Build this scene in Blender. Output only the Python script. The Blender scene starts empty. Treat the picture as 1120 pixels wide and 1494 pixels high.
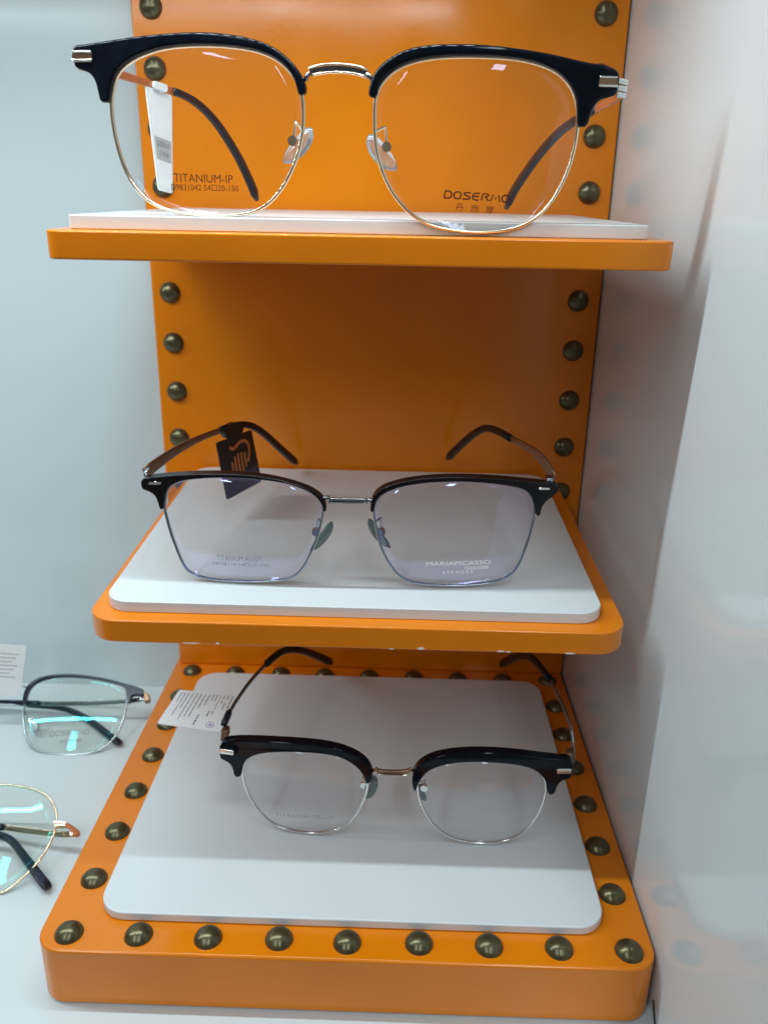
import bpy, bmesh, math, random
from mathutils import Vector, Matrix, noise
random.seed(7)
S = 0.01            # the scene is measured in centimetres
D={'top': {'browL': [(-8.141,4.23),(-7.654,4.264),(-6.911,4.356),(-6.182,4.44),(-5.467,4.495),(-4.59,4.535),(-3.902,4.512),(-3.223,4.431),(-2.635,4.286),(-2.22,4.09),(-1.89,3.834),(-1.643,3.539),(-1.514,3.278),(-1.503,3.03),(-1.726,2.997),(-1.756,3.164),(-1.858,3.463),(-2.104,3.759),(-2.437,3.964),(-2.899,4.11),(-3.578,4.205),(-4.267,4.235),(-4.965,4.221),(-5.589,4.149),(-6.232,3.979),(-6.613,3.807),(-6.884,3.603),(-7.043,3.357),(-7.115,3.141),(-7.215,2.789),(-7.496,2.788),(-7.536,3.062),(-7.575,3.334),(-7.708,3.527),(-7.931,3.605),(-8.129,3.667),(-8.169,3.775),(-8.176,3.988)],'rimL': [(-7.234,2.789),(-7.241,2.274),(-7.178,1.71),(-7.042,1.095),(-6.792,0.598),(-6.362,0.14),(-5.717,-0.102),(-4.967,-0.187),(-4.126,-0.203),(-3.474,-0.138),(-2.962,-0.0),(-2.54,0.301),(-2.163,0.762),(-1.879,1.293),(-1.688,1.853),(-1.615,2.323),(-1.615,2.976),(-1.751,3.352),(-2.062,3.737),(-2.479,3.979),(-2.983,4.125),(-3.664,4.205),(-4.354,4.227),(-5.054,4.207),(-5.68,4.127),(-6.327,3.935),(-6.763,3.694),(-6.994,3.45),(-7.115,3.141)],'browR': [(0.219,2.969),(0.218,3.18),(0.3,3.442),(0.465,3.702),(0.753,3.924),(1.081,4.086),(1.49,4.206),(1.98,4.261),(2.553,4.281),(3.208,4.274),(3.866,4.231),(4.61,4.148),(5.278,4.049),(5.783,3.948),(6.291,3.861),(6.626,3.838),(6.978,3.697),(7.029,3.491),(6.992,3.117),(6.805,3.054),(6.558,2.997),(6.424,2.844),(6.343,2.653),(6.271,2.306),(5.973,2.302),(5.938,2.799),(5.856,3.099),(5.678,3.358),(5.403,3.612),(4.971,3.797),(4.464,3.928),(3.801,3.992),(3.141,4.013),(2.484,4.006),(1.909,3.963),(1.417,3.871),(1.005,3.728),(0.676,3.519),(0.512,3.28),(0.448,2.956)],'rimR': [(0.389,2.956),(0.376,2.499),(0.398,1.957),(0.49,1.406),(0.714,0.847),(1.029,0.362),(1.436,-0.046),(1.976,-0.33),(2.602,-0.464),(3.315,-0.521),(4.024,-0.485),(4.548,-0.377),(5.016,-0.144),(5.382,0.218),(5.686,0.714),(5.89,1.281),(5.992,1.797),(6.024,2.303),(5.972,2.799),(5.852,3.136),(5.629,3.431),(5.314,3.67),(4.886,3.825),(4.381,3.934),(3.801,3.985),(3.142,3.998),(2.485,3.991),(1.91,3.949),(1.417,3.857),(1.006,3.706),(0.693,3.482),(0.495,3.22)],'M': [(0.0,-12.78,25.0),(0.99905,-0.04362,0.0),(0.04354,0.99725,0.05996),(-0.00262,-0.05991,0.9982)],'TL': ([(-8.232,0.984,3.812),(-7.945,2.0,3.761),(-7.776,2.599,3.712),(-7.483,3.635,3.615),(-7.157,4.79,3.503),(-6.894,5.718,3.403)],[(-6.939,5.56,3.424),(-6.733,6.286,3.334),(-6.471,7.202,3.083),(-6.198,8.145,2.608),(-5.951,8.985,1.974),(-5.718,9.771,1.272),(-5.519,10.434,0.503),(-5.356,10.965,-0.249)],(0.963,-0.271,0.016)),'TR': ([(7.267,0.837,3.29),(7.147,1.388,3.098),(7.016,1.998,2.989),(6.821,2.904,2.847)],[(6.854,2.751,2.878),(6.537,4.23,2.669),(6.186,5.859,2.327),(5.802,7.624,1.69),(5.441,9.278,0.919),(5.146,10.62,0.226),(4.97,11.41,-0.416)],(0.978,0.208,-0.012)),'bridge': [[(-1.44,-0.033,3.653),(-1.215,-0.038,3.733),(-0.812,-0.045,3.777),(-0.41,-0.049,3.762),(-0.01,-0.05,3.705),(0.171,-0.05,3.636)],[(-1.362,-0.035,3.494),(-1.057,-0.041,3.56),(-0.653,-0.047,3.588),(-0.25,-0.049,3.562),(0.071,-0.05,3.494),(0.172,-0.05,3.448)],[(-1.498,-0.032,3.436),(-1.421,-0.034,3.572)],[(0.28,-0.049,3.442),(0.159,-0.05,3.565)]],'nose': [[(-1.478,0.567,2.211),(-2.344,0.794,1.294),(-2.009,0.482,1.863),(-1.898,0.379,2.36),(-1.686,0.123,2.126)],[(0.179,0.55,2.052),(0.971,0.758,1.137),(0.701,0.454,1.735),(0.661,0.354,2.23),(0.429,0.101,2.133)]],'endL': [(-8.157,0.332,4.095),(-7.586,0.26,4.091),(-7.576,0.259,4.025),(-8.166,0.334,4.029),(-8.17,0.334,3.878),(-7.585,0.26,3.881),(-7.595,0.262,3.802),(-8.181,0.335,3.805)],'endR': [(6.46,0.134,3.572),(6.942,0.186,3.565),(6.949,0.186,3.515),(6.467,0.135,3.513),(6.451,0.133,3.36),(6.968,0.188,3.362),(6.977,0.189,3.295),(6.458,0.134,3.301)],'hingeR': [(6.999,0.492,3.569),(7.31,0.528,3.515),(7.288,0.525,3.034),(7.014,0.494,3.045)],'hingeL': [(-8.318,0.653,4.096),(-8.235,0.643,4.096),(-8.252,0.645,3.852),(-8.327,0.655,3.852)],'text': [('L','TITANIUM-IP',[(-5.483,0.726),(-3.705,0.711)],0.223),('L','D9831042 54□20-150',[(-5.588,0.5),(-3.555,0.491)],0.169),('R','DOSERMO',[(2.372,0.404),(4.261,0.302)],0.229),('R','丹',[(2.731,0.077),(2.948,0.061)],0.204),('R','西',[(3.165,0.055),(3.383,0.04)],0.185),('R','摩',[(3.591,0.024),(3.819,0.009)],0.204)]},'mid': {'browL': [(-7.549,3.706),(-7.132,3.791),(-6.576,3.89),(-5.795,3.984),(-5.023,4.04),(-4.26,4.051),(-3.504,4.002),(-2.752,3.868),(-2.152,3.684),(-1.776,3.491),(-1.552,3.275),(-1.463,3.044),(-1.457,2.852),(-1.542,2.808),(-1.571,2.958),(-1.667,3.205),(-1.891,3.438),(-2.229,3.625),(-2.754,3.795),(-3.509,3.888),(-4.268,3.913),(-5.033,3.893),(-5.653,3.828),(-6.203,3.716),(-6.528,3.565),(-6.719,3.354),(-6.811,3.048),(-6.881,2.638),(-7.022,2.654),(-7.057,2.947),(-7.153,3.176),(-7.341,3.28),(-7.571,3.348)],'rimL': [(-6.897,2.637),(-6.842,2.282),(-6.765,1.811),(-6.639,1.25),(-6.498,0.725),(-6.327,0.331),(-6.017,0.125),(-5.453,0.026),(-4.725,-0.001),(-3.996,0.022),(-3.351,0.081),(-2.867,0.167),(-2.503,0.336),(-2.216,0.733),(-2.009,1.228),(-1.821,1.672),(-1.657,2.28),(-1.557,2.807),(-1.585,3.041),(-1.704,3.27),(-1.966,3.485),(-2.304,3.647),(-2.754,3.787),(-3.509,3.88),(-4.268,3.905),(-5.034,3.885),(-5.653,3.82),(-6.205,3.699),(-6.53,3.54),(-6.721,3.337),(-6.83,3.004)],'browR': [(-0.005,2.851),(-0.022,3.077),(0.05,3.368),(0.214,3.593),(0.475,3.761),(0.961,3.93),(1.56,4.041),(2.235,4.101),(2.989,4.109),(3.75,4.074),(4.517,4.009),(5.138,3.927),(5.684,3.868),(6.118,3.801),(6.152,3.552),(5.857,3.309),(5.693,3.145),(5.62,2.936),(5.604,2.699),(5.47,2.702),(5.419,2.983),(5.311,3.304),(5.133,3.557),(4.849,3.71),(4.379,3.815),(3.762,3.902),(2.998,3.955),(2.242,3.947),(1.565,3.887),(0.965,3.767),(0.516,3.581),(0.255,3.397),(0.129,3.163),(0.087,2.845)],'rimR': [(0.087,2.828),(0.155,2.321),(0.28,1.721),(0.444,1.242),(0.689,0.757),(0.975,0.383),(1.338,0.177),(1.86,0.078),(2.503,0.022),(3.146,0.016),(3.786,0.071),(4.346,0.152),(4.699,0.299),(4.961,0.547),(5.132,0.903),(5.246,1.433),(5.35,1.869),(5.424,2.344),(5.455,2.685),(5.412,2.983),(5.314,3.279),(5.135,3.532),(4.85,3.693),(4.38,3.807),(3.762,3.894),(2.999,3.939),(2.243,3.931),(1.566,3.87),(0.966,3.751),(0.517,3.565),(0.278,3.38),(0.144,3.146)],'M': [(0.4,-12.45,12.92),(0.99966,0.02618,0.0),(-0.02609,0.99646,0.07991),(0.00209,-0.07989,0.9968)],'TL': ([(-7.571,0.909,3.647),(-7.461,1.222,3.723),(-7.295,1.688,3.769),(-6.904,2.782,3.847),(-6.426,4.108,3.799),(-5.928,5.483,3.644),(-5.499,6.66,3.436)],[(-5.875,5.629,3.637),(-5.497,6.669,3.491),(-5.119,7.7,3.198),(-4.703,8.797,2.458),(-4.281,9.894,1.48),(-3.824,11.086,0.454),(-3.605,11.655,-0.033)],(0.941,-0.338,0.027)),'TR': ([(6.051,0.743,3.753),(5.946,1.192,4.016),(5.735,2.064,4.154),(5.449,3.228,4.081),(5.113,4.585,3.872)],[(5.16,4.392,3.9),(4.795,5.873,3.739),(4.496,7.069,3.429),(4.187,8.274,2.731),(3.797,9.778,1.63),(3.412,11.26,0.48)],(0.971,0.238,-0.019)),'bridge': [[(-1.369,0.015,3.249),(-1.113,0.01,3.248),(-0.729,0.004,3.25),(-0.409,0.001,3.257),(-0.121,0.0,3.242)],[(-1.386,0.015,3.133),(-1.113,0.01,3.126),(-0.729,0.004,3.121),(-0.408,0.001,3.128),(-0.12,0.0,3.133)],[(-1.528,0.019,3.279),(-1.368,0.015,3.301)],[(0.071,0.0,3.21),(-0.137,0.0,3.259)]],'nose': [[(-1.319,0.564,2.173),(-2.077,0.785,0.955),(-1.851,0.477,1.82),(-1.766,0.375,2.355),(-1.588,0.12,2.351)],[(-0.069,0.55,2.303),(0.674,0.754,1.125),(0.355,0.451,1.87),(0.323,0.351,2.428),(0.142,0.1,2.415)]],'endL': [(-7.281,0.274,3.629),(-6.873,0.228,3.655),(-6.88,0.229,3.572),(-7.289,0.275,3.546)],'endR': [(5.454,0.088,3.729),(5.827,0.122,3.713),(5.834,0.122,3.639),(5.462,0.089,3.647)],'hingeL': [(-7.525,0.603,3.87),(-7.366,0.584,3.88),(-7.383,0.586,3.714),(-7.542,0.605,3.704)],'hingeR': [(5.752,0.415,3.929),(5.978,0.436,3.924),(5.99,0.437,3.808),(5.763,0.416,3.813)],'text': [('L','TITANIUM ALLOY',[(-5.205,0.864),(-3.627,0.898)],0.198),('L','MP38119 54□17-145',[(-5.361,0.657),(-3.449,0.682)],0.133),('R','MARIAPICASSO',[(1.894,0.868),(4.078,0.918)],0.157),('R','玛莉亚毕加索',[(3.2,0.698),(4.021,0.724)],0.132),('R','E Y E W E A R',[(2.48,0.544),(3.513,0.575)],0.119)]},'low': {'browL': [(-6.617,3.646),(-6.09,3.815),(-5.34,3.911),(-4.437,3.97),(-3.545,3.999),(-2.74,3.983),(-2.101,3.868),(-1.542,3.626),(-1.18,3.316),(-0.976,2.892),(-0.989,2.595),(-1.172,2.382),(-1.213,2.478),(-1.296,2.748),(-1.499,3.076),(-1.861,3.386),(-2.343,3.567),(-2.986,3.622),(-3.797,3.587),(-4.452,3.514),(-5.031,3.395),(-5.454,3.195),(-5.673,2.969),(-5.787,2.676),(-5.877,2.212),(-6.133,2.176),(-6.174,2.522),(-6.272,2.758),(-6.476,2.878),(-6.666,2.97)],'rimL': [(-5.877,2.212),(-5.793,1.667),(-5.628,1.177),(-5.352,0.646),(-4.985,0.173),(-4.566,-0.086),(-3.972,-0.22),(-3.378,-0.252),(-2.784,-0.151),(-2.279,0.051),(-1.861,0.386),(-1.531,0.935),(-1.288,1.57),(-1.17,2.083),(-1.18,2.382),(-1.296,2.719),(-1.499,3.046),(-1.861,3.357),(-2.343,3.538),(-2.986,3.603),(-3.797,3.568),(-4.452,3.494),(-5.032,3.376),(-5.438,3.177),(-5.657,2.951),(-5.806,2.633)],'browR': [(0.544,2.172),(0.449,2.533),(0.454,2.949),(0.628,3.319),(0.936,3.61),(1.345,3.812),(2.001,3.97),(2.744,4.025),(3.572,4.013),(4.408,3.923),(5.083,3.813),(5.674,3.74),(6.182,3.683),(6.217,2.913),(5.885,2.845),(5.695,2.608),(5.634,2.168),(5.376,2.191),(5.309,2.663),(5.157,2.954),(4.879,3.263),(4.446,3.446),(3.77,3.561),(2.934,3.605),(2.187,3.572),(1.609,3.448),(1.117,3.221),(0.875,2.951),(0.7,2.631),(0.641,2.335)],'rimR': [(0.623,2.355),(0.749,1.6),(0.98,1.076),(1.301,0.549),(1.662,0.181),(2.109,-0.099),(2.638,-0.224),(3.338,-0.261),(3.941,-0.162),(4.446,0.086),(4.807,0.473),(5.07,0.964),(5.244,1.448),(5.353,2.17),(5.292,2.663),(5.142,2.933),(4.865,3.233),(4.43,3.425),(3.772,3.53),(2.936,3.575),(2.188,3.542),(1.611,3.418),(1.135,3.191),(0.884,2.911),(0.701,2.589)],'M': [(1.6,-13.15,3.0),(0.99939,-0.0349,0.0),(0.03488,0.99894,0.03),(-0.00105,-0.02998,0.99955)],'TL': ([(-6.653,0.701,3.402),(-6.613,0.876,3.949),(-6.501,1.328,4.183),(-6.304,2.114,4.361),(-6.027,3.217,4.461),(-5.639,4.752,4.349)],[(-5.703,4.497,4.372),(-5.408,5.664,4.201),(-5.167,6.61,3.848),(-4.782,8.108,2.918),(-4.254,10.156,1.316),(-3.87,11.644,0.105)],(0.97,-0.244,0.007)),'TR': ([(6.294,0.684,3.23),(6.264,0.905,3.878),(6.222,1.191,4.235),(6.109,1.947,4.473),(5.918,3.214,4.52),(5.734,4.426,4.413)],[(5.777,4.148,4.467),(5.618,5.195,4.274),(5.418,6.505,3.982),(5.201,7.926,3.311),(4.926,9.708,2.03),(4.624,11.655,0.426)],(0.989,0.149,-0.004)),'bridge': [[(-0.843,0.006,2.967),(-0.576,0.003,2.93),(-0.22,0.0,2.946),(0.134,0.0,2.977),(0.38,0.001,3.049)],[(-0.823,0.005,2.794),(-0.573,0.003,2.769),(-0.217,0.0,2.78),(0.139,0.0,2.786),(0.297,0.001,2.848)],[(-0.939,0.007,2.938),(-0.826,0.005,3.034)],[(0.416,0.001,3.029),(0.343,0.001,3.111)]],'nose': [[(-0.952,0.507,2.294),(-1.239,0.712,1.054),(-1.325,0.414,1.939),(-1.371,0.315,2.362),(-1.253,0.113,2.349)],[(0.732,0.504,2.123),(0.993,0.708,1.11),(0.892,0.406,1.964),(0.93,0.307,2.361),(0.707,0.104,2.39)]],'endL': [(-6.615,0.15,3.407),(-6.089,0.097,3.402),(-6.1,0.098,3.205),(-6.626,0.151,3.209)],'endR': [(5.615,0.052,3.37),(6.142,0.102,3.363),(6.138,0.101,3.148),(5.634,0.054,3.165)],'hingeL': [(-6.622,0.551,3.908),(-6.386,0.526,3.94),(-6.381,0.526,3.615),(-6.664,0.555,3.576)],'hingeR': [(5.997,0.488,3.733),(6.225,0.51,3.73),(6.244,0.512,3.546),(6.015,0.489,3.549)],'text': [('L','TITANIUM 50□20',[(-4.62,0.486),(-2.393,0.653)],0.196)]},'sidea': {'rimR': [(-2.864,2.252),(-2.735,1.643),(-2.521,1.042),(-2.161,0.486),(-1.813,0.213),(-1.136,0.034),(-0.275,-0.035),(0.497,-0.028),(1.105,0.103),(1.522,0.33),(1.869,0.773),(2.094,1.332),(2.197,2.014),(2.2,2.707),(2.069,3.332),(1.899,3.607),(1.089,3.813),(0.325,3.937),(-0.515,4.048),(-1.267,4.076),(-2.0,4.003),(-2.523,3.826),(-2.837,3.56),(-2.932,3.105)],'browR': [(-2.974,2.561),(-3.051,3.107),(-2.916,3.578),(-2.572,3.874),(-2.013,4.059),(-1.276,4.116),(-0.524,4.097),(0.316,3.985),(1.083,3.845),(1.935,3.616),(2.858,3.362),(2.994,3.191),(3.023,2.995),(2.765,3.013),(2.471,3.024),(2.365,2.904),(2.393,2.593),(2.233,2.591),(2.108,3.096),(1.958,3.473),(1.1,3.75),(0.334,3.889),(-0.504,3.992),(-1.255,4.02),(-1.988,3.946),(-2.458,3.769),(-2.751,3.511),(-2.857,3.104),(-2.804,2.558)],'M': [(-14.18781,-4.86357,0.06),(0.99875,0.04998,0.0),(-0.02902,0.57998,-0.81412),(-0.04069,0.8131,0.5807)],'TR': [(3.103,0.234,2.982),(2.736,0.314,2.856),(2.101,0.495,2.874),(0.805,0.652,2.857),(-0.728,0.824,2.861),(-2.314,1.075,2.975),(-3.483,1.349,3.123),(-4.804,1.608,3.249),(-6.425,1.843,3.342)],'TL': [(-5.756,1.296,3.005),(-4.244,1.42,3.071),(-3.517,1.495,3.069),(-2.23,1.524,3.001),(-1.293,1.504,2.867),(-0.304,1.246,2.396),(0.677,0.824,1.697),(1.659,0.348,0.922),(2.199,0.155,0.545)],'end': [(2.951,3.229),(3.258,3.039),(3.318,2.727),(3.076,2.644)],'nose': [(-2.592,0.454,1.962),(-2.14,0.437,1.18),(-2.456,0.448,1.817),(-2.679,0.457,1.892),(-2.902,0.467,2.253)],'bridge': [(-3.032,0.074,3.437),(-3.334,0.089,3.602),(-3.799,0.115,3.66),(-4.411,0.156,3.692),(-5.019,0.201,3.695),(-5.471,0.239,3.678)],'text': [('R','DOSERMO',[(-1.23,0.82),(0.647,0.919)],0.276),('R','丹西摩',[(-0.665,0.509),(0.381,0.576)],0.171)]},'sideb': {'rimR': [(-1.195,4.331),(-0.732,4.304),(-0.262,4.243),(0.181,4.133),(0.59,3.998),(0.939,3.791),(1.195,3.495),(1.377,3.158),(1.483,2.861),(1.511,2.458),(1.459,2.06),(1.344,1.633),(1.107,1.144),(0.839,0.801),(0.566,0.496),(0.286,0.229),(-0.01,0.038),(-0.48,0.041),(-0.886,0.237),(-1.319,0.51),(-1.768,0.82),(-2.235,1.17),(-2.755,1.667),(-3.116,2.099),(-3.397,2.502),(-3.6,2.909),(-3.661,3.207),(-3.668,3.545),(-3.574,3.839),(-3.334,4.041),(-2.992,4.168),(-2.603,4.269),(-2.16,4.32),(-1.708,4.337)],'M': [(-13.62012,-13.6814,0.06),(0.99875,0.04998,0.0),(-0.02574,0.51439,-0.85717),(-0.04284,0.8561,0.51504)],'end': [(1.379,2.787),(1.908,2.764),(1.94,2.569),(1.445,2.585)],'cap': [(1.897,2.745),(2.037,2.709),(2.437,2.478),(2.444,2.311),(2.34,2.238),(2.18,2.389),(1.938,2.562)],'TR': [(2.256,0.315,2.387),(1.801,0.376,2.372),(1.377,0.499,2.462),(0.56,0.649,2.595),(-0.271,0.808,2.743),(-1.115,0.973,2.901),(-2.35,1.144,3.068),(-3.148,1.233,3.101)],'TL': [(-2.628,0.372,2.444),(-1.63,0.56,2.574),(-0.87,0.597,2.455),(-0.423,0.609,2.292),(0.0,0.501,1.931),(0.581,0.268,1.361),(1.126,0.071,0.852),(1.551,-0.068,0.438),(1.831,-0.107,0.192)],'bridge': [(-3.618,0.105,3.195),(-4.16,0.138,3.376),(-4.734,0.179,3.393),(-5.106,0.209,3.236)]},'tag_top': {'card': [(-7.198,-8.65,28.736),(-6.731,-7.234,28.594),(-6.838,-7.556,25.489),(-7.093,-8.331,25.577)],'band': [(-7.079,-8.29,28.913),(-6.848,-7.589,28.867),(-6.863,-7.635,28.635),(-7.1,-8.355,28.683)]},'tag_mid': {'card': [(-5.738,-7.665,16.575),(-4.862,-5.02,16.441),(-4.631,-4.318,13.992),(-5.549,-7.093,14.077)],'band': [(-5.659,-7.427,17.056),(-5.292,-6.318,17.093),(-5.109,-5.764,16.765),(-5.151,-5.891,16.512),(-5.494,-6.927,16.549)]},'tag_low': {'card': [(-7.167,-10.005,7.069),(-4.665,-10.909,7.426),(-5.049,-12.48,6.862),(-7.688,-11.502,6.494)],'band': [(-4.983,-12.163,6.973),(-4.855,-11.722,7.221)]},'tag_side': {'card': [(-18.734,-3.264,5.106),(-16.449,-3.264,4.99),(-16.97,-3.264,2.803),(-17.326,-3.264,2.168),(-19.17,-3.264,2.186)]},'cam': {'loc': (1.283,-38.302,24.978),'R': (0.999562,0.023786,0.017591),'U': (-0.024617,0.338939,0.940486),'F': (-0.016408,0.940508,-0.339376),'f': 1209.52},'g': {'cx': 1.2834,'cy': -38.3023,'cz': 24.9782,'yaw': -0.0174,'pitch': 0.3463,'roll': 0.0187,'f': 1209.5188,'D': 18.1109,'hb': 2.3426,'sv': 2.2494,'z0': 32.6816,'m': 0.7792,'sd': 2.3849,'ws': 17.0922,'d2': 14.4,'d3': 13.3,'z2': 12.9594,'z3': 24.648,'th': 0.8285,'lean': 0.1794,'y0': -0.7541,'t2': 0.0401,'t3': 0.0214,'wp': 16.2781,'k1': 0.0,'ws3': 17.94}}
G = D['g']
scene = bpy.context.scene
COL = scene.collection

# ---------------------------------------------------------------- camera
cam = bpy.data.cameras.new('camera')
camo = bpy.data.objects.new('camera', cam); COL.objects.link(camo)
c = D['cam']
Rr, Uu, Ff = Vector(c['R']), Vector(c['U']), Vector(c['F'])
m = Matrix((( Rr.x, Uu.x, -Ff.x), (Rr.y, Uu.y, -Ff.y), (Rr.z, Uu.z, -Ff.z)))
camo.matrix_world = Matrix.Translation(Vector(c['loc'])*S) @ m.to_4x4()
cam.sensor_fit = 'HORIZONTAL'; cam.sensor_width = 36
cam.lens = 36*c['f']/1120
cam.clip_start = 0.01; cam.clip_end = 50
cam.dof.use_dof = True; cam.dof.focus_distance = 0.255; cam.dof.aperture_fstop = 26
scene.camera = camo

# ---------------------------------------------------------------- world, exposure
w = bpy.data.worlds.new('World'); scene.world = w; w.use_nodes = True
bg = w.node_tree.nodes['Background']
bg.inputs[0].default_value = (1.0, .96, .94, 1); bg.inputs[1].default_value = 0.135
scene.view_settings.view_transform = 'Standard'
scene.view_settings.look = 'None'
scene.view_settings.exposure = 0
scene.cycles.max_bounces = 14
scene.cycles.transparent_max_bounces = 24
scene.cycles.caustics_reflective = False

# ---------------------------------------------------------------- lamps
def area(name, loc, target, sx, sy, power, col):
    l = bpy.data.lights.new(name, 'AREA'); l.shape = 'RECTANGLE'; l.size = sx*S; l.size_y = sy*S
    l.energy = power; l.color = col
    o = bpy.data.objects.new(name, l); COL.objects.link(o)
    o.location = Vector(loc)*S
    d = (Vector(target)-Vector(loc)).normalized()
    o.rotation_euler = d.to_track_quat('-Z', 'Y').to_euler()
    return o
# two fluorescent tubes on the shop ceiling behind the viewer, running away from the cabinet
for x in (-75, 35):
    o = area('ceiling_tube', (x, -150, 150), (x, -150, 0), 10, 160, 10.5, (.86, .96, 1.0))
    o.rotation_euler = (math.radians(40), 0, 0)

# ---------------------------------------------------------------- materials
def mat(name):
    mm = bpy.data.materials.new(name); mm.use_nodes = True
    return mm, mm.node_tree, mm.node_tree.nodes['Principled BSDF']
def simple(name, col, rough=.5, metal=0., spec=.5, coat=0., vary=0., vscale=60, bump=0., bscale=200, rvary=0.):
    mm, nt, b = mat(name)
    b.inputs['Base Color'].default_value = (*col, 1); b.inputs['Roughness'].default_value = rough
    b.inputs['Metallic'].default_value = metal; b.inputs['Specular IOR Level'].default_value = spec
    b.inputs['Coat Weight'].default_value = coat; b.inputs['Coat Roughness'].default_value = .05
    N = nt.nodes; L = nt.links
    tc = N.new('ShaderNodeTexCoord')
    if vary:
        n = N.new('ShaderNodeTexNoise'); n.inputs['Scale'].default_value = vscale; n.inputs['Detail'].default_value = 6
        L.new(tc.outputs['Object'], n.inputs['Vector'])
        r = N.new('ShaderNodeValToRGB')
        r.color_ramp.elements[0].position = .3; r.color_ramp.elements[1].position = .7
        r.color_ramp.elements[0].color = (*[max(0, x*(1-vary)) for x in col], 1)
        r.color_ramp.elements[1].color = (*[min(1, x*(1+vary)) for x in col], 1)
        L.new(n.outputs['Fac'], r.inputs['Fac']); L.new(r.outputs['Color'], b.inputs['Base Color'])
    if rvary:
        n = N.new('ShaderNodeTexNoise'); n.inputs['Scale'].default_value = vscale*.7; n.inputs['Detail'].default_value = 5
        L.new(tc.outputs['Object'], n.inputs['Vector'])
        mr = N.new('ShaderNodeMapRange'); mr.inputs['From Min'].default_value = .3; mr.inputs['From Max'].default_value = .7
        mr.inputs['To Min'].default_value = max(.02, rough-rvary); mr.inputs['To Max'].default_value = rough+rvary
        L.new(n.outputs['Fac'], mr.inputs['Value']); L.new(mr.outputs['Result'], b.inputs['Roughness'])
    if bump:
        n = N.new('ShaderNodeTexNoise'); n.inputs['Scale'].default_value = bscale; n.inputs['Detail'].default_value = 4
        L.new(tc.outputs['Object'], n.inputs['Vector'])
        bp = N.new('ShaderNodeBump'); bp.inputs['Strength'].default_value = bump; bp.inputs['Distance'].default_value = .0005
        L.new(n.outputs['Fac'], bp.inputs['Height']); L.new(bp.outputs['Normal'], b.inputs['Normal'])
    return mm
M = {}
M['orange'] = simple('orange_paint', (.715, .198, .0025), .18, spec=.42, vary=.05, vscale=30, bump=.05, bscale=350, rvary=.05)
M['white_pad'] = simple('white_acrylic', (.63, .675, .70), .30, vary=.015, vscale=25, rvary=.015)
M['white_wall'] = simple('white_laminate_wall', (.68, .74, .76), .11, spec=.6, vary=.015, vscale=12, rvary=.04, bump=.02, bscale=40)
M['back_wall'] = simple('white_back_wall', (.53, .61, .635), .18, vary=.015, vscale=10, rvary=.05, bump=.02, bscale=40)
M['floor'] = simple('white_gloss_floor', (.61, .69, .72), .22, vary=.02, vscale=14, rvary=.06)
M['stud'] = simple('antique_brass', (.115, .105, .055), .30, metal=.7, vary=.22, vscale=160, rvary=.05, bump=.02, bscale=400)
M['chip'] = simple('bare_primer', (.75, .72, .66), .8, vary=.1, vscale=300)
M['black'] = simple('black_acetate', (.003, .005, .009), .06, spec=.14, vary=.3, vscale=200)
M['black_matt'] = simple('satin_black_enamel', (.005, .004, .005), .25, spec=.3, vary=.3, vscale=200)
M['navy'] = simple('navy_enamel', (.02, .03, .06), .25, vary=.3, vscale=200)
M['tip_black'] = simple('black_rubber', (.004, .004, .005), .35, spec=.2, vary=.25, vscale=150)
M['tip'] = simple('dark_rubber', (.008, .010, .018), .34, spec=.3, vary=.25, vscale=150)
M['navy_tip'] = simple('dark_navy_plastic', (.008, .012, .03), .18, vary=.3, vscale=120)
M['silver'] = simple('polished_silver', (.78, .76, .72), .14, metal=1, vary=.05, vscale=300)
M['steel'] = simple('grey_steel', (.42, .47, .50), .18, metal=1, vary=.08, vscale=300)
M['gunmetal'] = simple('gunmetal', (.20, .21, .22), .25, metal=1, vary=.1, vscale=300)
M['gold'] = simple('pale_gold', (.86, .72, .52), .16, metal=1, vary=.05, vscale=300)
M['copper'] = simple('copper_lacquer', (.52, .19, .075), .32, metal=.6, vary=.1, vscale=300)
M['bronze'] = simple('bronze_metal', (.26, .15, .09), .32, metal=.8, vary=.1, vscale=300)
M['ink_dark'] = simple('dark_ink', (.10, .013, .005), .6, vary=.1, vscale=400)
M['ink_white'] = simple('white_ink', (.95, .97, 1.0), .5, vary=.03, vscale=400)
M['ink_grey'] = simple('grey_ink', (.12, .13, .15), .5, vary=.05, vscale=400)
M['ink_faint'] = simple('faint_ink', (.34, .33, .36), .5, vary=.05, vscale=400)
M['ink_mid'] = simple('pale_ink', (.27, .28, .34), .5, vary=.05, vscale=400)
M['card'] = simple('white_card', (.74, .75, .76), .45, vary=.03, vscale=150)
M['card_grey'] = simple('grey_print', (.40, .41, .41), .4, vary=.05, vscale=200)
M['card_black'] = simple('black_card', (.006, .005, .005), .40, spec=.25, vary=.2, vscale=200)
M['card_blue'] = simple('dark_blue_print', (.012, .015, .05), .35, vary=.2, vscale=200)
M['orange_print'] = simple('copper_foil_print', (.50, .17, .04), .35, metal=.3, vary=.1, vscale=300)
M['cable'] = simple('black_cable', (.01, .01, .01), .5, vary=.2, vscale=200)
M['sleeve'] = simple('clear_sleeve_edge', (.70, .74, .74), .15, vary=.03, vscale=200)

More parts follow.
